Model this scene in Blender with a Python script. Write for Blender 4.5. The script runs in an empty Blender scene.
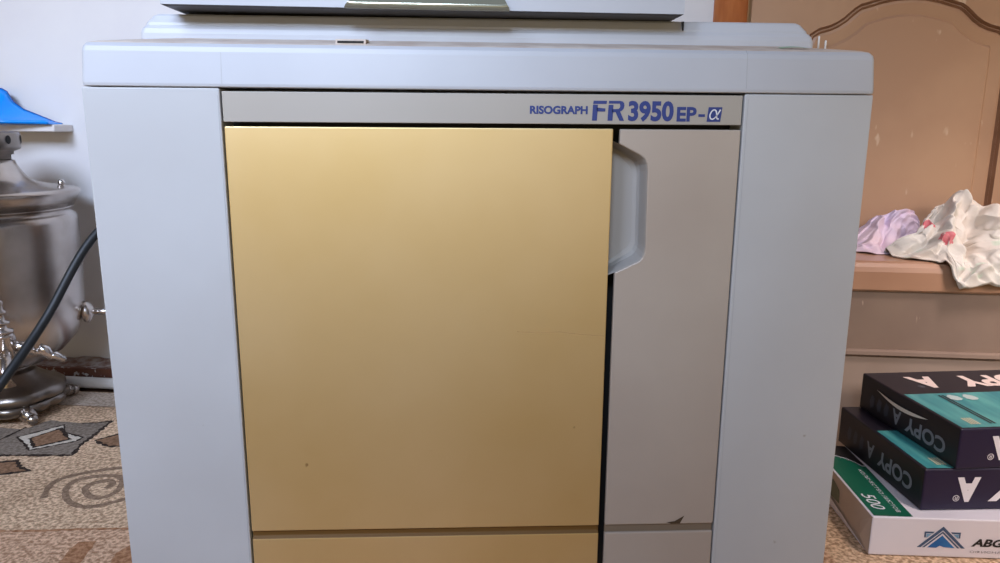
import bpy, bmesh, math, random
from mathutils import Vector, Matrix, noise
random.seed(7)
SC = bpy.context.scene
COL = SC.collection
SC.view_settings.view_transform = 'Standard'
SC.view_settings.look = 'None'
SC.view_settings.exposure = 0.0
PI = math.pi
PHI = math.radians(8.0)            # the copier stands 8 degrees askew to the room
CS, SN = math.cos(PHI), math.sin(PHI)

def RW(xr, yr, z=0.0):             # room coordinates -> world
    return Vector((xr*CS + yr*SN, -xr*SN + yr*CS, z))

def lin(c):
    out = []
    for v in c[:3]:
        v = v/255.0
        out.append(v/12.92 if v <= 0.04045 else ((v+0.055)/1.055)**2.4)
    return tuple(out) + (1.0,)

# ------------------------------------------------------------------ materials
def mat(name, rgb, rough=0.5, metal=0.0, rgb2=None, nscale=8.0, lo=0.35, hi=0.65, detail=4.0,
        bump=0.0, bscale=60.0, spec=0.5, stretch=None, spots=None, coat=0.0, coatr=0.03):
    m = bpy.data.materials.new(name); m.use_nodes = True
    nt = m.node_tree; N = nt.nodes; L = nt.links
    b = N['Principled BSDF']
    b.inputs['Roughness'].default_value = rough
    b.inputs['Metallic'].default_value = metal
    b.inputs['Specular IOR Level'].default_value = spec
    b.inputs['Coat Weight'].default_value = coat
    b.inputs['Coat Roughness'].default_value = coatr
    b.inputs['Base Color'].default_value = lin(rgb)
    tc = N.new('ShaderNodeTexCoord')
    vec = tc.outputs['Object']
    if stretch:
        mp = N.new('ShaderNodeMapping'); mp.inputs['Scale'].default_value = stretch
        L.new(vec, mp.inputs['Vector']); vec = mp.outputs['Vector']
    col = None
    if rgb2:
        n = N.new('ShaderNodeTexNoise'); n.inputs['Scale'].default_value = nscale
        n.inputs['Detail'].default_value = detail
        L.new(vec, n.inputs['Vector'])
        r = N.new('ShaderNodeValToRGB')
        r.color_ramp.elements[0].position = lo; r.color_ramp.elements[0].color = lin(rgb)
        r.color_ramp.elements[1].position = hi; r.color_ramp.elements[1].color = lin(rgb2)
        L.new(n.outputs['Fac'], r.inputs['Fac'])
        col = r.outputs['Color']
    if spots:                       # (rgb, scale, threshold, stretch)
        src, sc, th, st = spots
        mp2 = N.new('ShaderNodeMapping'); mp2.inputs['Scale'].default_value = st
        L.new(tc.outputs['Object'], mp2.inputs['Vector'])
        n2 = N.new('ShaderNodeTexNoise'); n2.inputs['Scale'].default_value = sc
        n2.inputs['Detail'].default_value = 2.0
        L.new(mp2.outputs['Vector'], n2.inputs['Vector'])
        r2 = N.new('ShaderNodeValToRGB')
        r2.color_ramp.elements[0].position = th; r2.color_ramp.elements[0].color = (0, 0, 0, 1)
        r2.color_ramp.elements[1].position = th+0.06; r2.color_ramp.elements[1].color = (1, 1, 1, 1)
        L.new(n2.outputs['Fac'], r2.inputs['Fac'])
        mx = N.new('ShaderNodeMix'); mx.data_type = 'RGBA'
        L.new(r2.outputs['Color'], mx.inputs[0])
        if col: L.new(col, mx.inputs[6])
        else: mx.inputs[6].default_value = lin(rgb)
        mx.inputs[7].default_value = lin(src)
        col = mx.outputs[2]
    if col: L.new(col, b.inputs['Base Color'])
    if bump > 0:
        n3 = N.new('ShaderNodeTexNoise'); n3.inputs['Scale'].default_value = bscale
        n3.inputs['Detail'].default_value = 3.0
        L.new(tc.outputs['Object'], n3.inputs['Vector'])
        bp = N.new('ShaderNodeBump'); bp.inputs['Strength'].default_value = bump
        bp.inputs['Distance'].default_value = 0.002
        L.new(n3.outputs['Fac'], bp.inputs['Height'])
        L.new(bp.outputs['Normal'], b.inputs['Normal'])
    return m

M = {}
M['wall'] = mat('white_plaster', (220, 219, 219), 0.9, rgb2=(212, 210, 212), nscale=5, bump=0.15, bscale=30)
M['wallpaint'] = mat('brown_board_paint', (122, 76, 58), 0.6, rgb2=(98, 62, 50), nscale=14, spots=((205, 200, 198), 90, 0.60, (1, 1, 1)))
M['dust'] = mat('plaster_dust', (176, 166, 160), 0.95, rgb2=(128, 96, 82), nscale=60)
M['pipe'] = mat('white_trim_paint', (226, 224, 220), 0.4)
M['floor'] = mat('floor_boards', (120, 90, 62), 0.6, rgb2=(98, 70, 48), nscale=6)
M['plastic'] = mat('office_grey_plastic', (194, 197, 201), 0.48, rgb2=(187, 189, 192), nscale=5, bump=0.02, bscale=900,
                   spots=((140, 134, 126), 60, 0.775, (1, 1, 1)))
M['rimplastic'] = mat('rim_plastic', (190, 193, 200), 0.42, rgb2=(183, 186, 193), nscale=6)
M['dusty'] = mat('dusty_plastic', (208, 196, 186), 0.9, rgb2=(190, 172, 160), nscale=30)
M['beige'] = mat('beige_silver_paint', (188, 178, 168), 0.42, rgb2=(178, 166, 156), nscale=5, metal=0.12,
                 spots=((160, 140, 130), 30, 0.78, (1, 1, 1)))
M['pocket'] = mat('pocket_plastic', (172, 168, 164), 0.5)
M['gold'] = mat('gold_lacquer', (232, 207, 156), 0.46, rgb2=(224, 196, 138), nscale=4, metal=0.75, bump=0.01, bscale=700, coat=0.3, coatr=0.4,
                spots=((150, 112, 66), 55, 0.775, (1, 1, 1)))
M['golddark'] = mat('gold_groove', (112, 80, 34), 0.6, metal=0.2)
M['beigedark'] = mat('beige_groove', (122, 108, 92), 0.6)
M['strip'] = mat('grey_name_strip', (176, 172, 166), 0.45, rgb2=(170, 165, 158), nscale=3, metal=0.2)
M['black'] = mat('black_gap', (30, 30, 32), 0.6)
M['seam'] = mat('seam_grey', (176, 178, 182), 0.7)
M['blue_ink'] = mat('blue_ink', (44, 62, 128), 0.5)
M['white_ink'] = mat('white_ink', (222, 224, 230), 0.5)
M['handle'] = mat('olive_gloss', (150, 150, 134), 0.16, metal=0.5)
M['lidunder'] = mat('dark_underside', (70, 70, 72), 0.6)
M['silver'] = mat('tarnished_silver', (206, 196, 188), 0.27, metal=1.0, rgb2=(160, 150, 142), nscale=9, bump=0.10, bscale=40)
M['silverdark'] = mat('dark_silver', (168, 158, 150), 0.30, metal=1.0, rgb2=(126, 118, 110), nscale=12, bump=0.1, bscale=40)
M['bright'] = mat('bright_silver', (214, 208, 204), 0.2, metal=1.0)
M['holeblack'] = mat('hole_black', (24, 22, 22), 0.7)
M['cord'] = mat('black_rubber', (22, 25, 28), 0.5)
M['blue'] = mat('blue_plastic', (12, 150, 250), 0.22, rgb2=(10, 138, 244), nscale=4)
M['bluerim'] = mat('blue_rim', (16, 62, 150), 0.3)
M['shelf'] = mat('shelf_white', (226, 220, 216), 0.5)
M['door'] = mat('brown_painted_door', (186, 150, 121), 0.42, rgb2=(174, 137, 110), nscale=5, bump=0.06, bscale=60,
                spots=((206, 180, 156), 30, 0.68, (1.6, 1.6, 0.7)))
M['doorline'] = mat('door_groove', (122, 88, 64), 0.5, rgb2=(136, 100, 76), nscale=30)
M['orange'] = mat('orange_varnish', (196, 122, 72), 0.35, rgb2=(180, 106, 60), nscale=12, stretch=(8, 8, 1))
M['ledge'] = mat('brown_gloss_paint', (178, 138, 112), 0.28, rgb2=(166, 126, 102), nscale=6)
M['ledge2'] = mat('brown_board', (138, 118, 104), 0.5, rgb2=(126, 106, 94), nscale=8, spots=((170, 150, 138), 50, 0.76, (2, 2, .5)))
M['plinth'] = mat('lit_plinth', (170, 150, 134), 0.6, rgb2=(156, 136, 120), nscale=5)  # lighter than the boards above: caught light put into the colour
def carpetmat(name, a, b, sc=170):
    return mat(name, a, 1.0, rgb2=b, nscale=sc, lo=0.38, hi=0.62, detail=3, bump=0.9, bscale=330, spec=0.05)
M['c_base'] = carpetmat('carpet_beige', (166, 134, 106), (234, 202, 168), 190)
M['c_pale'] = carpetmat('carpet_pale', (176, 158, 140), (212, 194, 176), 190)
M['c_low'] = carpetmat('carpet_low', (166, 128, 100), (228, 190, 158), 190)
M['c_grey'] = carpetmat('carpet_grey', (118, 106, 94), (148, 134, 120))
M['c_brown'] = carpetmat('carpet_brown', (124, 94, 72), (154, 120, 94))
M['c_cream'] = carpetmat('carpet_cream', (196, 184, 166), (216, 204, 188))
M['c_black'] = carpetmat('carpet_black', (48, 40, 36), (74, 62, 54))
M['c_olive'] = carpetmat('carpet_olive', (128, 104, 84), (156, 130, 108))
M['c_rust'] = carpetmat('carpet_rust', (148, 104, 74), (186, 140, 106))
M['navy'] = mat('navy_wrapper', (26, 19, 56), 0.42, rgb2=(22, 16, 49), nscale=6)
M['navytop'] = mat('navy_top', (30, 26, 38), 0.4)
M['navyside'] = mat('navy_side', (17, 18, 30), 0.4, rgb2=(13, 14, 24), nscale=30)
M['teal'] = mat('teal_print', (48, 132, 142), 0.35, rgb2=(88, 168, 166), nscale=9, stretch=(6, 1, 1), detail=2)
M['letter'] = mat('white_letters', (226, 222, 228), 0.5)
M['letterpink'] = mat('pinkish_letters', (236, 214, 206), 0.5)
M['lettergrey'] = mat('grey_letters', (124, 130, 142), 0.5)
M['icon'] = mat('icon_print', (50, 58, 72), 0.5)
M['paleblob'] = mat('pale_print', (190, 206, 204), 0.5)
M['creamblob'] = mat('cream_print', (206, 204, 176), 0.5)
M['wrap'] = mat('white_wrapper', (228, 224, 232), 0.5, rgb2=(218, 212, 220), nscale=5, bump=0.05, bscale=20)
M['wrapside'] = mat('wrapper_side_shaded', (186, 168, 154), 0.5, rgb2=(172, 154, 140), nscale=12)  # shaded copy of the white wrapper, shade put into the colour
M['green'] = mat('green_print', (14, 98, 74), 0.4, rgb2=(12, 88, 68), nscale=8)
M['darkarea'] = mat('black_area', (28, 26, 28), 0.45)
M['logoblue'] = mat('logo_blue', (38, 124, 184), 0.5, rgb2=(28, 96, 160), nscale=30)
M['logoslate'] = mat('logo_slate', (62, 86, 118), 0.5)
M['logopale'] = mat('logo_pale', (120, 164, 196), 0.5)
M['inkblack'] = mat('ink_black', (24, 24, 28), 0.5)
M['inkgrey'] = mat('ink_grey', (140, 136, 142), 0.5)
M['paper'] = mat('paper_edge', (236, 232, 228), 0.7)
M['cream'] = mat('cream_cotton', (224, 214, 204), 0.95, rgb2=(216, 214, 208), nscale=16, bump=0.7, bscale=75, spec=0.1,
                 spots=((206, 216, 200), 26, 0.66, (1, 1, 1)))
M['red'] = mat('red_flower_print', (196, 88, 100), 0.9, rgb2=(214, 130, 136), nscale=90)
M['lilac'] = mat('lilac_cotton', (226, 204, 214), 0.9, rgb2=(208, 196, 222), nscale=12, bump=0.15, bscale=300, spec=0.1,
                 spots=((92, 72, 84), 34, 0.73, (1, 1, 1)))
M['stain_green'] = mat('green_paper', (146, 176, 150), 0.7)
M['chip'] = mat('dark_chip', (70, 54, 36), 0.8)
M['scratch'] = mat('scratch', (196, 160, 110), 0.6)
M['gum'] = mat('hinge_white', (230, 228, 224), 0.4)

# ------------------------------------------------------------------ mesh helpers
ORG = {}
class MB:
    def __init__(s): s.v = []; s.f = []; s.m = []; s.sm = []
    def add(s, vs, fs, mi=0, smooth=False):
        o = len(s.v); s.v += [Vector(v) for v in vs]
        for f in fs: s.f.append([i+o for i in f]); s.m.append(mi); s.sm.append(smooth)
    def box(s, x0, x1, y0, y1, z0, z1, mi=0, T=None):
        vs = [(x, y, z) for z in (z0, z1) for y in (y0, y1) for x in (x0, x1)]
        if T: vs = [T(*v) for v in vs]
        s.add(vs, [(0, 2, 3, 1), (4, 5, 7, 6), (0, 1, 5, 4), (2, 6, 7, 3), (0, 4, 6, 2), (1, 3, 7, 5)], mi)
    def prism(s, pts, a, b, place, mi=0, cap=True, side_mi=None, smooth=False):
        """2-D outline pts; place(u, v, d) -> 3-D; extruded from depth a to b"""
        n = len(pts)
        vs = [place(u, v, a) for u, v in pts] + [place(u, v, b) for u, v in pts]
        o = len(s.v); s.v += [Vector(v) for v in vs]
        if cap:
            s.f.append([o+i for i in range(n)]); s.m.append(mi); s.sm.append(False)
            s.f.append([o+n+i for i in reversed(range(n))]); s.m.append(mi); s.sm.append(False)
        for i in range(n):
            j = (i+1) % n
            s.f.append([o+i, o+n+i, o+n+j, o+j]); s.m.append(mi if side_mi is None else side_mi); s.sm.append(smooth)
    def lathe(s, prof, c, n=48, mi=0, cap=True, shape=None):
        c = Vector(c); o = len(s.v); k = len(prof)
        for r, z in prof:
            for i in range(n):
                a = 2*PI*i/n; rr = r*(shape(a, z) if shape else 1)
                s.v.append(c + Vector((rr*math.cos(a), rr*math.sin(a), z)))
        for j in range(k-1):
            for i in range(n):
                i2 = (i+1) % n
                s.f.append([o+j*n+i, o+j*n+i2, o+(j+1)*n+i2, o+(j+1)*n+i]); s.m.append(mi); s.sm.append(True)
        if cap:
            s.f.append([o+i for i in reversed(range(n))]); s.m.append(mi); s.sm.append(False)
            s.f.append([o+(k-1)*n+i for i in range(n)]); s.m.append(mi); s.sm.append(False)
    def tube(s, pts, r, n=14, mi=0):
        pts = [Vector(p) for p in pts]; k = len(pts); o = len(s.v)
        rs = r if isinstance(r, (list, tuple)) else [r]*k
        up = Vector((0, 0, 1))
        for i, p in enumerate(pts):
            t = (pts[min(i+1, k-1)] - pts[max(i-1, 0)]).normalized()
            a = t.cross(up)
            if a.length < 1e-4: a = t.cross(Vector((0, 1, 0)))
            a.normalize(); b = a.cross(t).normalized()
            for q in range(n):
                w = 2*PI*q/n
                s.v.append(p + (a*math.cos(w) + b*math.sin(w))*rs[i])
        for i in range(k-1):
            for q in range(n):
                q2 = (q+1) % n
                s.f.append([o+i*n+q, o+i*n+q2, o+(i+1)*n+q2, o+(i+1)*n+q]); s.m.append(mi); s.sm.append(True)
        s.f.append([o+q for q in reversed(range(n))]); s.m.append(mi); s.sm.append(True)
        s.f.append([o+(k-1)*n+q for q in range(n)]); s.m.append(mi); s.sm.append(True)
    def ball(s, c, r, mi=0, n=20, sc=(1, 1, 1)):
        pr = [(max(1e-4, math.sin(PI*i/12))*r, -math.cos(PI*i/12)*r*sc[2]) for i in range(13)]
        s.lathe(pr, c, n, mi)
    def grid(s, rows, mi=0, smooth=True, closed=False, mfun=None):
        o = len(s.v); nr = len(rows); nc = len(rows[0])
        for r in rows: s.v += [Vector(p) for p in r]
        for i in range(nr-1):
            for j in range(nc if closed else nc-1):
                j2 = (j+1) % nc
                f = [o+i*nc+j, o+i*nc+j2, o+(i+1)*nc+j2, o+(i+1)*nc+j]
                s.f.append(f); s.m.append(mfun(sum((s.v[q] for q in f), Vector())/4) if mfun else mi); s.sm.append(smooth)
    def build(s, name, mats, parent=None, base=None, bevel=0.0, seg=2, recalc=True):
        if parent is not None:
            po = ORG[parent.name]
        org = Vector(base) if base is not None else (po if parent is not None else Vector((0, 0, 0)))
        me = bpy.data.meshes.new(name)
        me.from_pydata([v-org for v in s.v], [], s.f)
        for mm in (mats if isinstance(mats, (list, tuple)) else [mats]): me.materials.append(mm)
        for p, mi, sm in zip(me.polygons, s.m, s.sm): p.material_index = mi; p.use_smooth = sm
        if recalc:
            bm = bmesh.new(); bm.from_mesh(me)
            bmesh.ops.recalc_face_normals(bm, faces=bm.faces); bm.to_mesh(me); bm.free()
        me.update()
        o = bpy.data.objects.new(name, me); COL.objects.link(o)
        ORG[o.name] = org
        if parent is not None:
            o.parent = parent; o.location = org - po
        else:
            o.location = org
        if bevel > 0:
            md = o.modifiers.new('bevel', 'BEVEL'); md.width = bevel; md.segments = seg
            md.limit_method = 'ANGLE'; md.angle_limit = math.radians(40)
        return o

def tag(o, label, cat, group=None, kind=None):
    o['label'] = label; o['category'] = cat
    if group: o['group'] = group
    if kind: o['kind'] = kind
    return o
def structure(o):
    o['kind'] = 'structure'; return o
def thing(name, label, cat, loc, group=None):
    o = bpy.data.objects.new(name, None); COL.objects.link(o)
    o.location = loc; o.empty_display_size = 0.02; ORG[o.name] = Vector(loc)
    return tag(o, label, cat, group)

def glyphs(body, x0, x1, z0, z1, bold=0.0, shear=0.0):
    """text as flat polygons fitted to a box; returns (verts2d, faces)"""
    cu = bpy.data.curves.new('t', 'FONT'); cu.body = body; cu.offset = bold; cu.shear = shear
    cu.resolution_u = 4
    ob = bpy.data.objects.new('t', cu)
    me = ob.to_mesh()
    vs = [(v.co.x, v.co.y) for v in me.vertices]; fs = [list(p.vertices) for p in me.polygons]
    ob.to_mesh_clear(); bpy.data.objects.remove(ob); bpy.data.curves.remove(cu)
    ax, bx = min(v[0] for v in vs), max(v[0] for v in vs); az, bz = min(v[1] for v in vs), max(v[1] for v in vs)
    return [(x0+(v[0]-ax)/(bx-ax)*(x1-x0), z0+(v[1]-az)/(bz-az)*(z1-z0)) for v in vs], fs

def add_text(mb, body, x0, x1, z0, z1, place, mi=0, bold=0.0, shear=0.0):
    vs, fs = glyphs(body, x0, x1, z0, z1, bold, shear)
    mb.add([place(u, v) for u, v in vs], fs, mi)
def add_poly(mb, pts, place, mi=0):
    mb.add([place(u, v) for u, v in pts], [list(range(len(pts)))], mi)

# ================================================================== ROOM
b = MB(); b.box(-2.6, 2.6, -2.4, 1.6, -0.05, -0.006, T=RW)
structure(b.build('floor', M['floor']))
WY = 1.39
b = MB()
b.box(-2.6, 0.265, WY, WY+0.12, -0.006, 2.6, T=RW)
b.box(0.868, 2.6, WY, WY+0.12, -0.006, 2.6, T=RW)
b.box(0.265, 0.868, WY, WY+0.12, 2.02, 2.6, T=RW)
b.box(0.265, 0.868, WY, WY+0.12, -0.006, 0.30, T=RW)
structure(b.build('wall_back', M['wall'], bevel=0))
# brown skirting board with plaster dust on it, white trim strip in front
b = MB(); b.box(-2.6, 0.20, 1.338, WY-0.001, 0.0, 0.036, T=RW)
rows = []
for j in range(6):
    rows.append([RW(-2.6+2.8*i/240, 1.346+(WY-0.0025-1.346)*j/5, 0.0365+0.006*(j/5)**2+0.004*noise.noise(Vector((i*0.5, j*0.7, 0)))*(j/5)) for i in range(241)])
b.grid(rows, 1)
structure(b.build('baseboard_back', [M['wallpaint'], M['dust']]))
b = MB()
b.tube([RW(-2.6+0.1*i, 1.3255, 0.0115+0.0006*math.sin(i*1.3)) for i in range(29)], 0.0112, 16)
structure(b.build('trim_1', M['pipe']))

# door with arched panel
DX0, DX1, DZ0, DZ1 = 0.303, 0.831, 0.285, 2.0
b = MB()
half = [(0.172, 0.302), (0.172, 0.45), (0.172, 0.55), (0.172, 0.63), (0.170, 0.662), (0.163, 0.680), (0.149, 0.6894), (0.132, 0.694), (0.120, 0.6995),
        (0.109, 0.707), (0.100, 0.7155), (0.092, 0.7225), (0.083, 0.7285), (0.069, 0.7325), (0.05, 0.7385), (0.025, 0.7435), (0, 0.745)]
CX = 0.567
out = [(CX+x, z) for x, z in half] + [(CX-x, z) for x, z in reversed(half[:-1])]
def resample(p, step):
    r = []
    n = len(p)
    for i in range(n):
        a, c = p[i], p[(i+1) % n]; d = math.dist(a, c); k = max(1, int(d/step))
        for q in range(k): r.append((a[0]+(c[0]-a[0])*q/k, a[1]+(c[1]-a[1])*q/k))
    return r
out = resample(out, 0.012)
def inset(p, d):
    n = len(p); r = []
    for i in range(n):
        a, c, e = p[i-1], p[i], p[(i+1) % n]
        t = Vector((e[0]-a[0], e[1]-a[1])).normalized()
        r.append((c[0]-t.y*d, c[1]+t.x*d))       # ccw outline: left is inside
    return r
YD = WY-0.004
def dplace(p, dep): return [RW(x, YD+dep, z) for x, z in p]
cen = (CX, 0.55)
rect = []
for x, z in out:
    dx, dz = x-cen[0], z-cen[1]
    k = min(((DX1-CX) if dx > 0 else (CX-DX0))/max(abs(dx), 1e-6), ((0.95-cen[1]) if dz > 0 else (cen[1]-DZ0))/max(abs(dz), 1e-6))
    rect.append((cen[0]+dx*k, cen[1]+dz*k))
for cxn, czn in ((DX0, DZ0), (DX1, DZ0), (DX0, 0.95), (DX1, 0.95)):
    kq = min(range(len(rect)), key=lambda q: math.dist(rect[q], (cxn, czn))); rect[kq] = (cxn, czn)
rings = [(rect, 0.0, 0), (out, 0.0, 0), (inset(out, 0.004), 0.005, 1), (inset(out, 0.0065), 0.0005, 0), (inset(out, 0.010), 0.0045, 1),
         (inset(out, 0.0145), 0.003, 0), (inset(out, 0.033), 0.0045, 0), (inset(out, 0.037), 0.0005, 0)]
for (pa, da, ma), (pb, db, mb_) in zip(rings, rings[1:]):
    A = dplace(pa, da); B_ = dplace(pb, db); n = len(A)
    b.add(A+B_, [(i, (i+1) % n, n+(i+1) % n, n+i) for i in range(n)], mb_, True)
b.add(dplace(rings[-1][0], 0.0005), [list(range(len(out)))], 0)
for (x, z, x2, z2) in ((DX0, 0.95, DX1, DZ1),):
    b.add([RW(x, YD, z), RW(x2, YD, z), RW(x2, YD, z2), RW(x, YD, z2)], [(0, 1, 2, 3)], 0)
b.box(DX0, DX1, YD+0.012, YD+0.04, DZ0, DZ1, 0, T=RW)
for xe in (DX0, DX1):
    b.add([RW(xe, YD, DZ0), RW(xe, YD+0.02, DZ0), RW(xe, YD+0.02, DZ1), RW(xe, YD, DZ1)], [(0, 1, 2, 3)], 0)
door = structure(b.build('door_1', [M['door'], M['doorline']], recalc=False))
b = MB()
def casing(x0, x1):
    pr = [(x0, 0.012), (x0+0.004, -0.008), (x0+0.016, -0.016), ((x0+x1)/2, -0.019), (x1-0.016, -0.016), (x1-0.005, -0.009), (x1, 0.012)]
    b.prism(pr, 0.30, 2.02, lambda u, v, d: RW(u, WY+v, d), 0, smooth=True)
casing(0.2363, 0.2995); casing(0.8345, 0.898)
b.prism([(0.2363, 2.0), (0.898, 2.0), (0.898, 2.06), (0.2363, 2.06)], -0.018, 0.0, lambda u, v, d: RW(u, WY+d, v), 0)
fr = b.build('door_frame', M['orange'], door)
b = MB(); b.tube([RW(0.775, YD+0.001, 1.0), RW(0.775, YD-0.04, 1.0), RW(0.70, YD-0.045, 1.0)], 0.008)
b.build('door_handle', M['bright'], door)

# ================================================================== LEDGE under the door
lx0, lx1, lf = 0.335, 1.25, 1.18
led = thing('ledge', 'low brown painted wooden ledge below the carved door, clothes lying on it', 'ledge', RW(0.8, 1.28, 0))
b = MB()
pr = [(WY-0.002, 0.317), (lf+0.016, 0.317), (lf+0.007, 0.3150), (lf+0.002, 0.3095), (lf, 0.302), (lf, 0.274), (lf+0.004, 0.2705), (WY-0.002, 0.2705)]
b.prism(pr, lx0, lx1, lambda u, v, d: RW(d, u, v), 0)
b.build('top_board', M['ledge'], led)
b = MB(); b.box(lx0+0.004, lx1, lf+0.008, WY-0.004, 0.176, 0.2703, T=RW); b.build('front_board', M['ledge2'], led)
b = MB()
pr = [(WY-0.006, 0.1758), (lf+0.004, 0.1758), (lf, 0.1735), (lf-0.001, 0.168), (lf+0.003, 0.1645), (WY-0.006, 0.1645)]
b.prism(pr, lx0, lx1, lambda u, v, d: RW(d, u, v), 0); b.build('moulding', M['ledge2'], led)
b = MB(); b.box(lx0+0.006, lx1, lf+0.006, WY-0.008, 0.0, 0.1643, T=RW); b.build('plinth', M['plinth'], led)

# ================================================================== CARPET
def jit(p, step, amp, closed=True):
    q = resample(p, step) if closed else p
    return [(x+random.uniform(-amp, amp), y+random.uniform(-amp, amp)) for x, y in q]
b = MB()
back = 1.308
def cz(u, v, z): return (u, v, z)
b.box(-1.9, 1.7, -0.9, back, -0.0058, -0.0006, 0, T=RW)
lay = [0]
def inlay(p, mi, step=0.006, amp=0.0012, h=None):
    lay[0] += 1; z = -0.0006+0.00002*lay[0]
    q = jit(p, step, amp)
    b.add([(x, y, z) for x, y in q], [list(range(len(q)))], mi)
def ribbon(p, w, mi, closed=False, amp=0.0006, step=0.005):
    lay[0] += 1; z = -0.0006+0.00002*lay[0]
    if closed: p = p+[p[0]]
    r = []
    for a, c in zip(p, p[1:]):
        k = max(1, int(math.dist(a, c)/step))
        for q in range(k): r.append((a[0]+(c[0]-a[0])*q/k, a[1]+(c[1]-a[1])*q/k))
    r.append(p[-1]); L_, R_ = [], []
    for i, c in enumerate(r):
        a, e = r[max(0, i-1)], r[min(len(r)-1, i+1)]
        t = Vector((e[0]-a[0], e[1]-a[1])).normalized()
        w1 = w/2+random.uniform(-amp, amp)
        L_.append((c[0]-t.y*w1, c[1]+t.x*w1, z)); R_.append((c[0]+t.y*w1, c[1]-t.x*w1, z))
    b.grid([L_, R_], mi, False)
def smooth_line(p, it=2):
    for _ in range(it):
        r = [p[0]]
        for a, c in zip(p, p[1:]):
            r += [(a[0]*.75+c[0]*.25, a[1]*.75+c[1]*.25), (a[0]*.25+c[0]*.75, a[1]*.25+c[1]*.75)]
        p = r+[p[-1]]
    return p
def P(xr, yr): w = RW(xr, yr); return (w.x, w.y)
inlay([P(-1.9, 1.235), P(1.6, 1.235), P(1.6, back-.002), P(-1.9, back-.002)], 1)              # paler border
inlay([(-1.75, -0.6), (0.45, -0.6), (0.45, 0.9055), (-0.5, 0.9050), (-1.75, 0.9045)], 2)     # lower field
star = [(-0.6369, 1.2745), (-0.66, 1.266), (-0.6844, 1.2645), (-0.715, 1.271), (-0.748, 1.2799), (-0.7751, 1.2361), (-0.7839, 1.1946), (-0.797, 1.1635), (-0.7802, 1.1366), (-0.6343, 1.1323), (-0.641, 1.175), (-0.6384, 1.1985)]
inlay(star, 3); ribbon([star[i] for i in (8, 9, 10, 11, 0)], 0.0065, 6, amp=.002); ribbon([star[i] for i in (0, 1, 2)], 0.004, 6, amp=.001)
star2 = [(-0.80, 1.165), (-0.785, 1.20), (-0.775, 1.24), (-0.86, 1.26), (-0.95, 1.20), (-0.93, 1.14), (-0.80, 1.137)]
inlay(star2, 3); ribbon([(-0.805, 1.14), (-0.787, 1.19), (-0.772, 1.25)], 0.005, 6, amp=.0015)
wf = [(-0.7629, 1.2062), (-0.7124, 1.2585), (-0.6927, 1.2246), (-0.6522, 1.2031), (-0.6556, 1.1869), (-0.7133, 1.1534), (-0.7332, 1.1772)]
inlay(wf, 5); ribbon(wf, 0.0042, 6, True, amp=.0018)
inn = [(-0.7388, 1.2014), (-0.7094, 1.2429), (-0.6797, 1.2054), (-0.6697, 1.1954), (-0.7118, 1.1648)]
inlay(inn, 4); ribbon(inn, 0.005, 6, True, amp=.0018)
lr = [(-0.626, 1.19), (-0.599, 1.214), (-0.5787, 1.2134), (-0.5572, 1.1642), (-0.5931, 1.1652), (-0.612, 1.178)]
inlay(lr, 4); ribbon(lr, 0.0055, 6, True, amp=.002)
ll = [(-0.7542, 1.1071), (-0.7099, 1.1146), (-0.6919, 1.0913), (-0.6698, 1.0788), (-0.685, 1.0742), (-0.7264, 1.0623)]
inlay(ll, 4); ribbon([ll[i] for i in (0, 1, 2, 3, 4, 5)], 0.0065, 6, amp=.002)
spi = [(-0.6017, 0.991), (-0.6115, 1.0179), (-0.6146, 1.0397), (-0.6053, 1.0554), (-0.5886, 1.066), (-0.5643, 1.0773), (-0.5354, 1.0866), (-0.5034, 1.0754), (-0.4718, 1.0353), (-0.468, 0.9985), (-0.4871, 0.9845), (-0.5132, 0.9667), (-0.5306, 0.9634), (-0.5472, 0.9695), (-0.5628, 0.9812), (-0.5761, 0.9989), (-0.5857, 1.0202), (-0.5873, 1.0373), (-0.5784, 1.0513), (-0.5607, 1.0572), (-0.5353, 1.0597), (-0.5218, 1.0528), (-0.513, 1.0397), (-0.5068, 1.0129), (-0.5107, 0.9998), (-0.5165, 0.9912), (-0.5278, 0.9887), (-0.5406, 0.9949), (-0.5566, 1.0132), (-0.5584, 1.0286), (-0.5513, 1.0377), (-0.5396, 1.0437), (-0.5278, 1.0402), (-0.5234, 1.0275), (-0.5293, 1.0184)]
ribbon(smooth_line(spi, 2), 0.0095, 7, amp=.001)
ribbon([(-1.7, 0.9045), (-0.6223, 0.9042), (-0.5583, 0.9034), (-0.5084, 0.9054), (-0.4378, 0.9056), (0.4, 0.906)], 0.0042, 8, amp=.0012)
ribbon([P(-1.8, 1.235), P(1.5, 1.235)], 0.003, 7, amp=.0008)
inlay([(-0.4918, 0.79), (-0.4975, 0.860), (-0.4952, 0.874), (-0.4723, 0.8755), (-0.470, 0.84), (-0.4684, 0.79)], 8)
inlay([(-0.4275, 0.79), (-0.4358, 0.8472), (-0.4247, 0.8694), (-0.4091, 0.853), (-0.3865, 0.79)], 8)
for k in range(8):
    x = -0.85-0.12*k
    inlay([(x, 0.80), (x-.004, 0.85), (x+.02, .87), (x+.025, .80)], 8)
cp = b.build('carpet', [M[k] for k in ('c_base', 'c_pale', 'c_low', 'c_grey', 'c_brown', 'c_cream', 'c_black', 'c_olive', 'c_rust')], recalc=False)
tag(cp, 'beige patterned carpet with grey medallion, spiral and brown outlines covering the floor', 'carpet')

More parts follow.
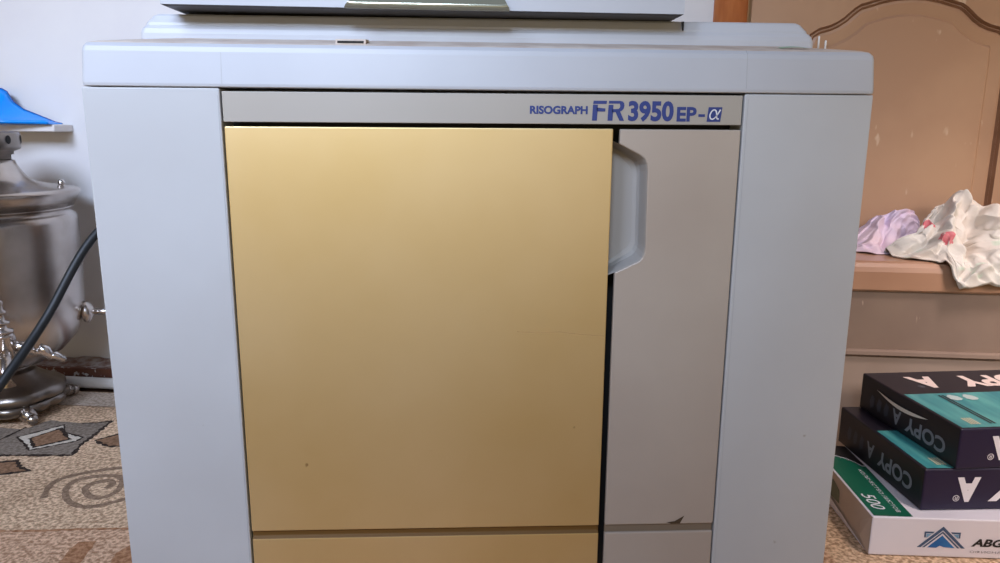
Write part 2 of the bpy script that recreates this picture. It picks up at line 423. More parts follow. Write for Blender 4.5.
# ================================================================== COPIER
FY = 0.755
cop = thing('copier', 'large grey office duplicator with gold front door filling the middle of the photo', 'copier', (0.019, 0.98, 0))
HD = 1.20
b = MB(); b.box(-0.364, 0.4025, 0.800, HD, 0.0, 0.556); b.build('housing', M['plastic'], cop, bevel=0.004)
b = MB(); b.box(-0.242, 0.281, 0.792, 0.80, 0.006, 0.5540); b.build('inner_frame', M['black'], cop)
lp = MB(); lp.box(-0.3722, -0.2410, FY-0.001, 0.7995, 0.001, 0.5549)
lp.build('side_panel', M['plastic'], cop, bevel=0.0014, seg=2)
rp = MB(); rp.box(0.2788, 0.4107, FY-0.001, 0.7995, 0.001, 0.5533)
rp.build('side_panel', M['plastic'], cop, bevel=0.0014, seg=2)
# thin inner flange line of the left panel
for xa, xb in ((-0.2434, -0.2429), (0.2822, 0.2826)):
    b = MB(); b.box(xa, xb, FY-0.0012, FY, 0.02, 0.548); b.build('panel_seam', M['seam'], cop)

# upper rim: rounded-rectangle rings
def rrect(x0, x1, y0, y1, r, n=6):
    p = []
    for cx, cy, a0 in ((x1-r, y1-r, 0), (x0+r, y1-r, 90), (x0+r, y0+r, 180), (x1-r, y0+r, 270)):
        for i in range(n+1):
            a = math.radians(a0+90*i/n); p.append((cx+r*math.cos(a), cy+r*math.sin(a)))
    return p
b = MB()
#        z       front   side    material
prof = [(0.5548, 0.0012, 0.0010, 0), (0.5556, 0.0003, 0.0003, 0), (0.558, 0, 0, 0), (0.588, 0.0030, 0.0006, 0), (0.5925, 0.0042, 0.0012, 0), (0.5960, 0.0080, 0.0028, 0),
        (0.5982, 0.015, 0.0060, 1), (0.6020, 0.038, 0.018, 1), (0.6065, 0.062, 0.05, 1), (0.607, 0.09, 0.09, 1)]
prev = None
for k, (z, d, dx, mi) in enumerate(prof):
    p = rrect(-0.3708+dx, 0.4105-dx, FY-0.003+d, HD-d*0.5, 0.004+d*0.4)
    ring = [(x, y, z-0.0009*(x-0.02)/0.39) for x, y in p]
    if prev:
        n = len(ring); b.add(prev+ring, [(i, (i+1) % n, n+(i+1) % n, n+i) for i in range(n)], mi, True)
    else:
        b.add(ring, [list(range(len(ring)))], 0)
    prev = ring
b.add(prev, [list(range(len(prev)))], 1)
rim = b.build('upper_rim', [M['rimplastic'], M['dusty']], cop, recalc=True)
for x in (-0.2375, 0.2788):
    b = MB()
    b.prism([(FY-0.0031, 0.5585), (FY-0.0001, 0.588), (FY+0.0011, 0.5925), (FY+0.0049, 0.5958), (FY+0.02, 0.59), (FY+0.02, 0.5575)], x-0.0003, x+0.0003, lambda u, v, d: (d, u, v), 0)
    b.build('rim_seam', M['seam'], rim)
# vent slot with pale surround, on the front slope of the rim
b = MB()
b.prism([(0.7655, 0.5966), (0.7655, 0.6028), (0.79, 0.6050), (0.79, 0.59)], -0.1290, -0.0995, lambda u, v, d: (d, u, v), 0)
b.prism([(0.7650, 0.5990), (0.7650, 0.6012), (0.767, 0.6012), (0.767, 0.5990)], -0.1272, -0.1015, lambda u, v, d: (d, u, v), 1)
b.build('vent_slot', [M['dusty'], M['holeblack']], rim)
# stuck scraps: green and pink slivers of paper on the slope
b = MB()
for x0, x1, mi in ((0.322, 0.352, 0),):
    rows = [[(x0+(x1-x0)*i/10, 0.778+0.01*j, 0.5999+0.002*j+0.0012*math.sin(PI*i/10)) for i in range(11)] for j in (0, 1)]
    b.grid(rows, mi)
b.build('paper_scrap', M['stain_green'], rim)

# name strip + lettering
b = MB(); b.box(-0.2392, 0.2768, FY-0.0005, 0.761, 0.5226, 0.5518)
strip = b.build('name_strip', M['strip'], cop, bevel=0.0006, seg=2)
TY = FY-0.0009
pl = lambda u, v: (u, TY, v)
b = MB()
add_text(b, 'RISOGRAPH', 0.0623, 0.1203, 0.5323, 0.5404, pl, 0, bold=0.042)
add_text(b, '3950', 0.1612, 0.2072, 0.5254, 0.5458, pl, 0, bold=0.04)
add_text(b, 'EP', 0.2105, 0.2306, 0.5258, 0.5402, pl, 0, bold=0.036)
b.add([pl(*p) for p in ((0.2325, 0.5305), (0.2392, 0.5305), (0.2392, 0.5332), (0.2325, 0.5332))], [(0, 1, 2, 3)], 0)
fx = lambda t: 0.1248+0.0146*t
gx = lambda t: 0.1405+0.0168*t
fz = lambda t: 0.5262+0.0194*t
def FP(fn, pts): add_poly(b, [(fn(x), fz(z)) for x, z in pts], pl, 0)
FP(fx, [(0.06, 0.84), (0.98, 0.84), (1.0, 1.0), (0.08, 1.0)])                       # top bar
FP(fx, [(0.0, 0.0), (0.34, 0.0), (0.37, 0.46), (0.37, 0.66), (0.39, 0.80), (0.05, 0.80)])  # stem
FP(fx, [(0.31, 0.46), (0.90, 0.46), (0.91, 0.62), (0.31, 0.66)])                    # arm
FP(gx, [(0.04, 0.86), (0.70, 0.86), (0.74, 1.0), (0.06, 1.0)])
FP(gx, [(0.0, 0.0), (0.30, 0.0), (0.33, 0.80), (0.04, 0.80)])
FP(gx, [(0.70, 0.86), (0.74, 1.0), (0.88, 0.97), (0.97, 0.88), (0.99, 0.74), (0.94, 0.60), (0.83, 0.50), (0.70, 0.46), (0.65, 0.60), (0.72, 0.66), (0.74, 0.74)])
FP(gx, [(0.27, 0.42), (0.70, 0.46), (0.67, 0.60), (0.27, 0.58)])
FP(gx, [(0.46, 0.45), (0.72, 0.0), (1.0, 0.0), (0.74, 0.48)])
b.build('lettering', M['blue_ink'], strip, recalc=False)
b = MB()
b.add([pl(*p) for p in ((0.2412, 0.5258), (0.2552, 0.5258), (0.2566, 0.5402), (0.2426, 0.5402))], [(0, 1, 2, 3)], 0)
pl2 = lambda u, v: (u, TY-0.0002, v)
ac = smooth_line([(0.98, 0.97), (0.84, 0.62), (0.62, 0.20), (0.40, 0.03), (0.18, 0.10), (0.06, 0.38), (0.12, 0.72), (0.32, 0.95), (0.54, 0.92), (0.68, 0.62), (0.74, 0.25), (0.84, 0.05), (0.99, 0.10)], 2)
aL, aR = [], []
for q, c in enumerate(ac):
    a, e = ac[max(0, q-1)], ac[min(len(ac)-1, q+1)]
    tv = Vector((e[0]-a[0], e[1]-a[1])).normalized()*0.062
    AP = lambda u, v: pl2(0.2428+0.0108*u+0.0014*v, 0.5278+0.0104*v)
    aL.append(AP(c[0]-tv.y, c[1]+tv.x)); aR.append(AP(c[0]+tv.y, c[1]-tv.x))
b.grid([aL, aR], 1, False)
b.build('alpha_emblem', [M['blue_ink'], M['white_ink']], strip, recalc=False)

# front door (gold) with groove near its foot
def groove_prof(f, bk, z0, z1, zg0, zg1, d):
    return [(bk, z0), (f, z0), (f, zg0), (f+d, zg0+0.0025), (f+d, zg1-0.0015), (f, zg1), (f, z1), (bk, z1)]
b = MB()
GZ0, GZ1 = 0.0712, 0.0808
pr = groove_prof(FY-0.0012, 0.7600, 0.014, 0.5184, GZ0, GZ1, 0.0028)
X0, X1 = -0.2388, 0.1468
n = len(pr)
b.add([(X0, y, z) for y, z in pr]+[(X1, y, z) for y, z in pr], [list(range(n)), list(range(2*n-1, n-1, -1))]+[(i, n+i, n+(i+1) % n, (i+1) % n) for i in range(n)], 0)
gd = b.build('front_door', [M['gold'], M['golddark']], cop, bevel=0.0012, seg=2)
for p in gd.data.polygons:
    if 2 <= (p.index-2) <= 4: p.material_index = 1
b = MB()
sc_pts = [(0.052, 0.3075), (0.075, 0.3062), (0.098, 0.3068), (0.120, 0.3040), (0.1450, 0.3022)]
b.grid([[(x, FY-0.0014, z+0.0004) for x, z in sc_pts], [(x, FY-0.0014, z-0.0003) for x, z in sc_pts]], 0, False)
b.build('scratch', M['scratch'], gd, recalc=False)
# grey-beige door beside it with the finger notch
b = MB()
def arc(pts): return pts
notch = [(0.1522, 0.3708), (0.1790, 0.3830), (0.1822, 0.3865), (0.1842, 0.3915), (0.1849, 0.397), (0.1836, 0.4773), (0.1826, 0.4835), (0.1800, 0.4885), (0.1752, 0.4922), (0.1530, 0.5032)]
gx0, gx1 = 0.1538, 0.2772
notch = [(max(x, gx0), z) for x, z in notch]
outl = [(gx0, GZ1)] + [(gx0, 0.20)] + notch + [(gx0, 0.5180), (gx1, 0.5180), (gx1, GZ1)]
b.prism(outl, FY-0.0010, 0.7605, lambda u, v, d: (u, d, v), 0)
b.box(gx0, gx1, FY-0.0010, 0.7605, 0.014, GZ0, 0)
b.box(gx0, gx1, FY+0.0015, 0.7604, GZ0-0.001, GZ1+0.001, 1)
rd = b.build('handle_door', [M['beige'], M['beigedark']], cop, bevel=0.0012, seg=2)
# notch pocket: rings stepping back
b = MB()
def shrink(p, d, dep):
    c = (0.150, 0.437)
    return [(x-d*min(1, max(0, (x-0.1538)/0.012)), FY+dep, z+(d*1.0 if z < c[1] else -d*1.0)*(0.9)) for x, z in p]
o2 = [(0.1415, 0.3660)]+notch+[(0.1415, 0.5090)]
def ringp(d, dep):
    r = []
    for x, z in o2:
        zz = z + (d if z < 0.437 else -d)*0.95
        xx = x - d*(1.0 if x > 0.178 else max(0.0, (x-0.1538)/0.0245))
        r.append((xx, FY+dep, zz))
    return r
rs = [ringp(0.0, 0.0003), ringp(0.0008, 0.003), ringp(0.0028, 0.022), ringp(0.0050, 0.0265), ringp(0.0090, 0.0275)]
nn = len(o2)
for k_, (A, B_) in enumerate(zip(rs, rs[1:])):
    b.add(A+B_, [(i, i+1, nn+i+1, nn+i) for i in range(nn-1)], 0, False)
b.add(rs[-1], [list(range(nn))], 0, False)
b.build('handle_pocket', M['pocket'], rd, recalc=False)
b = MB()
b.add([(x, FY-0.0013, z) for x, z in ((0.2236, 0.0832), (0.2330, 0.0845), (0.2437, 0.0911), (0.2392, 0.0816), (0.2290, 0.0815))], [(0, 1, 2, 3, 4)], 0)
b.build('paint_chip', M['chip'], rd, recalc=False)

# scanner base (two steps) at the top
b = MB()
def tier(x0, x1, y0, y1, pf, mi=0):
    prev = None
    for z, d in pf:
        p = rrect(x0+d, x1-d, y0+d*0.6, y1, 0.006)
        ring = [(x, y, z-0.0035*(x+0.33)/0.7*0.35) for x, y in p]
        if prev:
            n = len(ring); b.add(prev+ring, [(i, (i+1) % n, n+(i+1) % n, n+i) for i in range(n)], mi, True)
        prev = ring
    b.add(prev, [list(range(len(prev)))], mi)
tier(-0.340, 0.3752, 0.818, 1.17, [(0.596, 0), (0.6125, 0.0006), (0.6172, 0.002), (0.6205, 0.005), (0.6215, 0.008)])
tier(-0.335, 0.3690, 0.8215, 1.17, [(0.620, 0), (0.6235, 0.0010), (0.6275, 0.0045), (0.6305, 0.0068), (0.6325, 0.0105)])
sb = b.build('scanner_base', M['rimplastic'], cop)
b = MB(); b.box(0.2300, 0.2312, 0.8192, 0.83, 0.6215, 0.6305); b.build('joint_gap', M['black'], sb)
b = MB(); b.box(-0.297, -0.270, 0.868, 0.885, 0.6305, 0.640); b.box(-0.256, -0.246, 0.862, 0.875, 0.6305, 0.640); b.build('hinge_block', M['gum'], sb)

# document cover above, with dark tapering underside and glossy grip
b = MB()
LX0, LX1, LYF = -0.3045, 0.2225, 0.79
zl = lambda x: 0.6370-0.0034*(x-LX0)/(LX1-LX0)
ring = lambda dx, y0, dz: [(LX0+dx, y0, zl(LX0)+dz), (LX1-dx, y0, zl(LX1)+dz), (LX1-dx, 1.15, zl(LX1)+dz), (LX0+dx, 1.15, zl(LX0)+dz)]
R0, R1, R2 = ring(0.0, LYF, 0), ring(0, LYF, 0.055), ring(0.012, LYF+0.012, 0.062)
for A, B_ in ((R0, R1), (R1, R2)): b.add(A+B_, [(i, (i+1) % 4, 4+(i+1) % 4, 4+i) for i in range(4)], 0)
b.add(R2, [(0, 1, 2, 3)], 0)
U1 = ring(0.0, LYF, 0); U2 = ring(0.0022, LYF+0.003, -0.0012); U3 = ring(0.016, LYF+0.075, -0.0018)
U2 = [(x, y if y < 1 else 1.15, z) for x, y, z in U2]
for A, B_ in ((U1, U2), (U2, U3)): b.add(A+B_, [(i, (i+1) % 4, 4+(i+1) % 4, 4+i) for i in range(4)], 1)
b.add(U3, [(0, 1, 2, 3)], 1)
dc = b.build('document_cover', [M['rimplastic'], M['lidunder']], cop)
b = MB()
# grip: slanted trapezoid lip, curved in section
sec = [(0.0305, -0.0005, 0.0), (0.012, -0.0045, 0.0), (0.0060, -0.0085, 0.0), (0.0018, -0.0105, 0), (-0.0006, -0.0085, 0), (-0.0012, -0.002, 0)]
rows = []
for dz, dy, _ in sec:
    t = max(0, dz)/0.0305
    xa, xb = -0.1220+0.028*t, 0.0428-0.016*t
    rows.append([(xa+(xb-xa)*i/24, LYF+dy, zl(xa)+dz-0.0010*i/24) for i in range(25)])
b.grid(rows, 0)
for r_ in (0, 24):
    pts = [rows[k][r_] for k in range(len(rows))]
    b.add(pts+[(pts[0][0], LYF+0.001, pts[0][2])], [list(range(len(pts)+1))], 0)
b.build('cover_grip', M['handle'], dc, recalc=False)

# two thin white pegs standing on the rim
for x, y, z0, z1 in ((0.3940, 0.851, 0.606, 0.6212), (0.4030, 0.853, 0.603, 0.6168)):
    b = MB(); b.lathe([(0.0011, 0), (0.0011, z1-z0-0.001), (0.0006, z1-z0)], (x, y, z0), 10)
    b.build('peg', M['gum'], cop)

# ================================================================== POWER CORD
def cat(p, n=10):
    r = []
    P_ = [Vector(q) for q in p]; P_ = [2*P_[0]-P_[1]]+P_+[2*P_[-1]-P_[-2]]
    for i in range(1, len(P_)-2):
        for k in range(n):
            t = k/n; a, c, d, e = P_[i-1:i+3]
            r.append(0.5*((2*c)+(-a+d)*t+(2*a-5*c+4*d-e)*t*t+(-a+3*c-3*d+e)*t**3))
    r.append(P_[-2]); return r
b = MB()
pts = [(-0.30, 1.206, 0.46), (-0.31, 1.25, 0.462), (-0.38, 1.245, 0.455), (-0.46, 1.175, 0.424), (-0.5407, 1.10, 0.3648), (-0.5916, 1.03, 0.2504), (-0.6199, 0.96, 0.18), (-0.657, 0.90, 0.112), (-0.72, 0.84, 0.045), (-0.82, 0.80, 0.0125), (-1.0, 0.80, 0.0066), (-1.3, 0.86, 0.0066)]
b.tube(cat(pts), 0.0062, 14)
pc = b.build('power_cord', M['cord'], None, base=(-0.66, 0.9, 0.0))
tag(pc, 'thick black cord slanting down in front of the silver samovar', 'cord')

# ================================================================== SAMOVAR
SXr, SYr = -1.020, 1.20
S0 = RW(SXr, SYr, 0)
sam = thing('samovar', 'tarnished silver samovar with side handle and tap standing on the carpet', 'samovar', S0)
c0 = (S0.x, S0.y, 0)
KR = 0.842
def sl(b, prof, *a, **k): b.lathe([(r*KR, z) for r, z in prof], *a, **k)
b = MB()
sl(b, [(0.03, 0.0875), (0.05, 0.089), (0.0815, 0.0955), (0.115, 0.113), (0.142, 0.138), (0.155, 0.163), (0.161, 0.182), (0.1645, 0.212), (0.167, 0.27), (0.1675, 0.3215), (0.1675, 0.350), (0.1655, 0.3585), (0.160, 0.363),
         (0.1545, 0.3665), (0.1545, 0.3705), (0.158, 0.373), (0.162, 0.3755), (0.157, 0.377), (0.155, 0.378)], c0, 72)
body = b.build('body', M['silver'], sam)
# fluted side facets as shallow raised lobes near the belly
b = MB()
sl(b, [(0.1555, 0.378), (0.163, 0.3765), (0.1765, 0.3995), (0.1775, 0.4025), (0.1765, 0.405), (0.16, 0.4085), (0.125, 0.4135), (0.098, 0.419), (0.082, 0.4275), (0.0735, 0.438), (0.067, 0.448), (0.063, 0.4565), (0.055, 0.459)], c0, 72)
lid = b.build('lid', M['silver'], sam)
k0 = RW(-0.914, 1.258, 0.0)
b = MB(); b.lathe([(0.006, 0.404), (0.004, 0.409), (0.003, 0.4115)], (k0.x, k0.y, 0), 16); b.ball((k0.x, k0.y, 0.4165), 0.0062)
k1 = RW(-0.905, 1.15, 0.0)
b.build('lid_knob', M['bright'], lid)
b = MB()
sl(b, [(0.058, 0.4592), (0.058, 0.4665), (0.0635, 0.467), (0.0635, 0.472), (0.070, 0.474), (0.0775, 0.4775), (0.0785, 0.484), (0.0785, 0.5015), (0.076, 0.505), (0.072, 0.503), (0.070, 0.49), (0.05, 0.478)], c0, 48)
crown = b.build('crown', M['silverdark'], sam)
for a in range(10):
    b = MB()
    w = 2*PI*a/10 - 0.88
    ct = Vector((S0.x+0.0787*KR*math.cos(w), S0.y+0.0787*KR*math.sin(w), 0.4925))
    tn = Vector((-math.sin(w), math.cos(w), 0)); nr = Vector((math.cos(w), math.sin(w), 0))
    b.add([ct+tn*0.0055*math.cos(q*PI/6)+Vector((0, 0, 0.0075*math.sin(q*PI/6)))+nr*0.0004 for q in range(12)], [list(range(12))], 0)
    b.build('vent_hole', M['holeblack'], crown, recalc=False)
# waist and foot
b = MB()
sl(b, [(0.050, 0.0885), (0.044, 0.087), (0.041, 0.084), (0.043, 0.081), (0.052, 0.079), (0.056, 0.075), (0.058, 0.072), (0.072, 0.062), (0.086, 0.055), (0.097, 0.051), (0.104, 0.046), (0.106, 0.036), (0.103, 0.031)], c0, 64,
        shape=lambda a, z: 1+ (0.05*abs(math.cos(4*a)) if z < 0.07 else 0))
sl(b, [(0.103, 0.0315), (0.107, 0.029), (0.104, 0.020), (0.096, 0.013)], c0, 96, shape=lambda a, z: 1+0.05*abs(math.cos(6*a))*(2 if z < 0.025 else 1))
base = b.build('base', M['silverdark'], sam)
for k in range(4):
    a = math.radians(-43-90*k)
    d = Vector((math.cos(a), math.sin(a), 0)); tq = Vector((-d.y, d.x, 0))
    b = MB()
    b.tube([S0+d*0.060+Vector((0, 0, 0.022)), S0+d*0.080+Vector((0, 0, 0.018)), S0+d*0.094+Vector((0, 0, 0.013)), S0+d*0.106+Vector((0, 0, 0.0105))], [0.0215, 0.0178, 0.0128, 0.0100], 16)
    b.ball(S0+d*0.107+Vector((0, 0, 0.0100)), 0.0100)
    b.build('foot', M['silver'], sam)
# side handles: stud, flared rosette and a horizontal grip
for sg in (1, -1):
    b = MB()
    hx = lambda x, z: RW(SXr+sg*(x-0.033)*0.90, SYr+sg*(x-0.033)*0.42, z)
    b.tube([hx(0.150, 0.180), hx(0.168, 0.178)], [0.012, 0.009])
    ax = [(0.165, 0.006), (0.167, 0.015), (0.170, 0.0195), (0.175, 0.0205), (0.180, 0.0175), (0.184, 0.010), (0.186, 0.0072)]
    b.tube([hx(x, 0.177) for x, r in ax], [r for x, r in ax], 24)
    b.build('handle', M['silver'], sam)
    hb = MB()
    hb.tube([hx(0.184, 0.1765), hx(0.205, 0.175), hx(0.245, 0.1735), hx(0.285, 0.1745)], [0.0062, 0.0066, 0.0070, 0.0070]); hb.ball(hx(0.287, 0.1745), 0.0092)
    hb.build('handle_rod', M['bright'], sam)
# tap facing the camera
dd = (RW(-0.888, 1.045)-S0); dd.z = 0; dd.normalize(); tt = Vector((-dd.y, dd.x, 0))
tp = S0+dd*0.215
b = MB()
b.tube([S0+dd*0.120+Vector((0, 0, 0.168)), S0+dd*0.140+Vector((0, 0, 0.168)), S0+dd*0.143+Vector((0, 0, 0.168)), S0+dd*0.235+Vector((0, 0, 0.166)), S0+dd*0.262+Vector((0, 0, 0.160)), S0+dd*0.272+Vector((0, 0, 0.146)), S0+dd*0.272+Vector((0, 0, 0.128))],
       [0.020, 0.018, 0.009, 0.0085, 0.0085, 0.0085, 0.0095], 18)
b.lathe([(0.0135, 0.150), (0.0135, 0.190), (0.0150, 0.192), (0.0150, 0.196), (0.011, 0.198)], (tp.x, tp.y, 0), 24)
tap = b.build('tap', M['silver'], sam)
b = MB()
b.lathe([(0.011, 0.197), (0.0155, 0.199), (0.0155, 0.203), (0.008, 0.206), (0.0065, 0.212), (0.012, 0.2135), (0.012, 0.2165), (0.006, 0.219), (0.005, 0.229), (0.009, 0.230), (0.009, 0.233), (0.0055, 0.236), (0.005, 0.243), (0.0065, 0.246), (0.0055, 0.250), (0.002, 0.252)], (tp.x, tp.y, 0), 24)
b.build('tap_key', M['silver'], tap)
b = MB()    # leaf-shaped cast ornament spreading to the side of the tap
for sg in (1, -1):
    for (a0, z0), (a1, z1), w in (((0.012, 0.176), (0.040, 0.160), 0.013), ((0.046, 0.168), (0.062, 0.146), 0.012), ((0.056, 0.152), (0.080, 0.140), 0.009)):
        p0 = tp+tt*sg*a0*1.0; p1 = tp+tt*sg*a1
        p0.z, p1.z = z0, z1
        pm = (p0+p1)/2+Vector((0, 0, 0.004))-dd*0.0
        b.tube([p0, pm, p1], [w*0.55, w*0.75, w*0.45], 10)
    p = [tp+tt*sg*0.012, tp+tt*sg*0.03, tp+tt*sg*0.05, tp+tt*sg*0.08]
    for q, z in zip(p, (0.172, 0.166, 0.158, 0.142)): q.z = z
    b.tube(p, 0.0045, 10)
b.build('tap_ornament', M['bright'], tap)

# ================================================================== SHELF + BLUE SCOOP
sh = MB()
sh.box(-1.60, -0.972, 1.335, WY-0.001, 0.5045, 0.5178, T=RW)
shelf = sh.build('wall_shelf', M['shelf'], None, base=RW(-1.2, WY, 0.505), bevel=0.002)
tag(shelf, 'white wooden shelf on the wall above the samovar, blue scoop on it', 'shelf')
b = MB()
topc = [(-1.30, 0.596), (-1.20, 0.592), (-1.14, 0.588), (-1.0912, 0.5840), (-1.0817, 0.5785), (-1.0752, 0.566), (-1.0702, 0.5585), (-1.0515, 0.5455), (-1.03, 0.5375), (-1.0067, 0.5285), (-0.99, 0.5220), (-0.976, 0.5190)]
rows = []
for x, zt in [(topc[0][0]+(0)*0, topc[0][1])]+topc[1:]:
    r = []
    zb = 0.5184
    for j in range(13):
        t = j/12                               # 0 = top back edge, 1 = front lip
        ang = t*PI*0.5
        y = 1.365 - 0.072*math.sin(ang)**1.0*(0.55+0.45*min(1, (zt-zb)/0.05)) - 0.0
        z = zb+0.0005+(zt-zb)*(1-math.sin(ang))**1.25 + (0.0065*max(0, (t-0.8)/0.2)**1.5)
        r.append((x, y, z))
    rows.append(r)
# densify along x
dense = []
for A, B_ in zip(rows, rows[1:]):
    for k in range(4):
        t = k/4; dense.append([tuple(a+(c-a)*t for a, c in zip(p, q)) for p, q in zip(A, B_)])
dense.append(rows[-1])
rowsw = [[RW(*p) for p in r] for r in dense]
b.grid(rowsw, 0)
scoop = b.build('scoop', [M['blue'], M['bluerim']], None, base=RW(-1.1, 1.33, 0.518), recalc=False)
md = scoop.modifiers.new('solid', 'SOLIDIFY'); md.thickness = 0.0016; md.offset = 0
tag(scoop, 'glossy bright blue curved plastic scoop lying on the white wall shelf', 'scoop')
b = MB(); b.tube([rr[0] for rr in rowsw], 0.0013, 8); b.build('rim', M['bluerim'], scoop)

# ================================================================== PAPER REAMS
def ream_place(o, ang):
    c, s = math.cos(ang), math.sin(ang)
    return lambda x, y, z: (o[0]+x*c-y*s, o[1]+x*s+y*c, z)
RL, RD = 0.297, 0.210
def rot180(w, h): return lambda u, v: (w-u, h-v)

def ream_box(b, T, z0, z1, r=0.0025):
    """wrapped ream: slightly soft box, with separate top / side / front materials 0 front 1 top 2 side"""
    pr = [(r, 0), (0, r), (0, z1-z0-r), (r, z1-z0)]
    b.box(0, RL, 0, RD, z0, z1, 0, T)
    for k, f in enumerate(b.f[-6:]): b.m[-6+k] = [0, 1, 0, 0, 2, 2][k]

def navy_ream(label, o, ang, z0, z1, torn):
    T = ream_place(o, ang)
    t = thing('paper_ream', label, 'paper ream', T(RL/2, RD/2, z0), 'navy copy paper reams')
    b = MB(); ream_box(b, T, z0, z1)
    w = b.build('wrapper', [M['navy'], M['navytop'], M['navyside']], t, bevel=0.0022, seg=3)
    e = 0.0004; h = z1-z0
    # top: teal field over the front part, navy band with big letters behind
    top = lambda u, v: T(u, v, z1+e)
    b = MB()
    add_poly(b, [(0.0035, 0.0025), (RL-0.0035, 0.0025), (RL-0.0035, 0.120), (0.0035, 0.1175)], top, 0)
    top2 = lambda u, v: T(u, v, z1+2*e)
    for x in (0.0475, 0.0525):
        add_poly(b, [(x, 0.012), (x+0.0028, 0.012), (x+0.0028, 0.110), (x, 0.110)], top2, 1)
    def blob(cx, cy, rx, ry, mi):
        add_poly(b, [(cx+rx*math.cos(q*PI/8)*(1+0.12*math.sin(3*q)), cy+ry*math.sin(q*PI/8)*(1+0.1*math.cos(5*q))) for q in range(16)], lambda u, v: T(u, v, z1+2.5*e), mi)
    for cx in (0.064, 0.087):
        blob(cx, 0.099, 0.0085, 0.0105, 2)
    for q in range(4): add_poly(b, [(0.0215+0.0035*q, 0.011), (0.0238+0.0035*q, 0.011), (0.0238+0.0035*q, 0.031), (0.0215+0.0035*q, 0.031)], top2, 3)
    b.build('teal_label', [M['teal'], M['navytop'], M['paleblob'], M['creamblob']], w, recalc=False)
    # the ream lies turned half round: its letters are upside down from the front
    LM = [M['letterpink'], M['lettergrey'], M['letter'], M['navytop']]
    tp_ = lambda u, v: T(RL-u, RD-v, z1+e)
    def word(nm, body, x0, x1, za, zb, place, mi, bold=0.03):
        b = MB(); add_text(b, body, x0, x1, za, zb, place, 0, bold=bold)
        b.build(nm, LM[mi], w, recalc=False)
    word('brand_word', 'COPY', 0.036, 0.182, 0.0240, 0.0700, tp_, 0, 0.04)
    word('brand_letter', 'A', 0.2100, 0.2500, 0.0240, 0.0700, tp_, 0, 0.05)
    word('registered_mark', '®', 0.2440, 0.2530, 0.0600, 0.0680, tp_, 1, 0.0)
    fr_ = lambda u, v: T(RL-u, -e, z1-v)
    hz = h
    word('brand_word', 'COPY', 0.070, 0.2120, hz*0.20, hz*0.80, fr_, 2, 0.04)
    word('brand_letter', 'A', 0.2245, 0.2545, hz*0.20, hz*0.80, fr_, 2, 0.06)
    word('registered_mark', '®', 0.2490, 0.2575, hz*0.63, hz*0.63+0.0085, fr_, 2, 0.004)
    sd = lambda u, v: T(-e, u, z1-v)
    va, vb = (0.45, 0.84) if torn else (0.36, 0.76)
    word('brand_word', 'COPY', 0.022, 0.102, hz*va, hz*vb, sd, 1)
    word('brand_letter', 'A', 0.112, 0.131, hz*va, hz*vb, sd, 1)
    for q in range(3):
        b = MB()
        add_poly(b, [(0.140+0.017*q, hz*(va+.05)), (0.147+0.017*q, hz*(va-.02)), (0.151+0.017*q, hz*(va+.2)), (0.148+0.017*q, hz*(vb-.02)), (0.141+0.017*q, hz*(vb-.08))], sd, 0)
        b.build('side_icon', M['icon'], w, recalc=False)
    if torn:
        b = MB(); N_ = 14; up, lo = [], []
        for i in range(N_+1):
            s_ = i/N_; y = 0.170-0.112*s_
            zc = z1-0.012-0.006*math.sin(PI*s_)+0.004*s_*0
            th = 0.0062*math.sin(PI*s_)**0.8
            up.append(T(-0.0012-0.002*math.sin(PI*s_), y, zc+th*0.5)); lo.append(T(-0.0008, y, zc-th*0.6))
        b.grid([up, lo], 0); b.build('torn_edge', M['paper'], w, recalc=False)
    return t

navy_ream('topmost navy paper ream of the stack, teal top in view, torn wrapper on its side', (0.6005, 0.8204), math.radians(2.9), 0.1091, 0.1627, True)
navy_ream('middle navy paper ream, lying on the white ream and mostly covered by another', (0.5642, 0.8229), math.radians(0.0), 0.0532, 0.1087, False)

o1, a1 = (0.4976, 0.8119), math.radians(-5.5)
T1 = ream_place(o1, a1)
wr = thing('paper_ream', 'white wrapped paper ream with green corner, bottom of the stack on the carpet', 'paper ream', T1(RL/2, RD/2, 0))
b = MB(); ream_box(b, T1, 0.0004, 0.0525)
w = b.build('wrapper', [M['wrap'], M['wrap'], M['wrapside']], wr, bevel=0.002, seg=3)
b = MB()
# folded flaps at the left end
b.add([T1(-0.0006, 0.0008, 0.0515), T1(-0.0006, 0.030, 0.030), T1(-0.0040, 0.020, 0.016), T1(-0.0006, 0.0008, 0.0015)], [(0, 1, 2, 3)], 0)
b.add([T1(-0.0008, 0.208, 0.002), T1(-0.0030, 0.13, 0.016), T1(-0.0016, 0.07, 0.0095), T1(-0.0008, 0.004, 0.002)], [(0, 1, 2, 3)], 1)
b.build('fold_flap', [M['wrapside'], M['wrap']], w, recalc=False)
b = MB()
tp = lambda u, v: T1(u, v, 0.0529); tp2 = lambda u, v: T1(u, v, 0.0533)
arcp = [(0.0455, 0.1397), (0.040, 0.153), (0.0316, 0.1646), (0.022, 0.1715), (0.012, 0.1745), (0.0025, 0.1755)]
add_poly(b, [(0.0025, 0.002), (0.0495, 0.002), (0.0505, 0.1401)]+arcp, tp, 0)
add_poly(b, [(0.0505, 0.1425)]+[(x+0.0008, y+0.0025) for x, y in arcp]+[(0.0025, 0.208), (0.048, 0.208)], tp, 1)  # black area behind the green corner
add_text(b, '500', -0.0575, -0.0175, 0.0085, 0.0245, lambda u, v: tp2(v, -u), 2, bold=0.004, shear=0.2)
add_text(b, 'КОЛИЧЕСТВО ЛИСТОВ', -0.128, -0.012, 0.0345, 0.0400, lambda u, v: tp2(v, -u), 2, bold=0.0)
sdp = lambda u, v: T1(-0.0006, u, v)
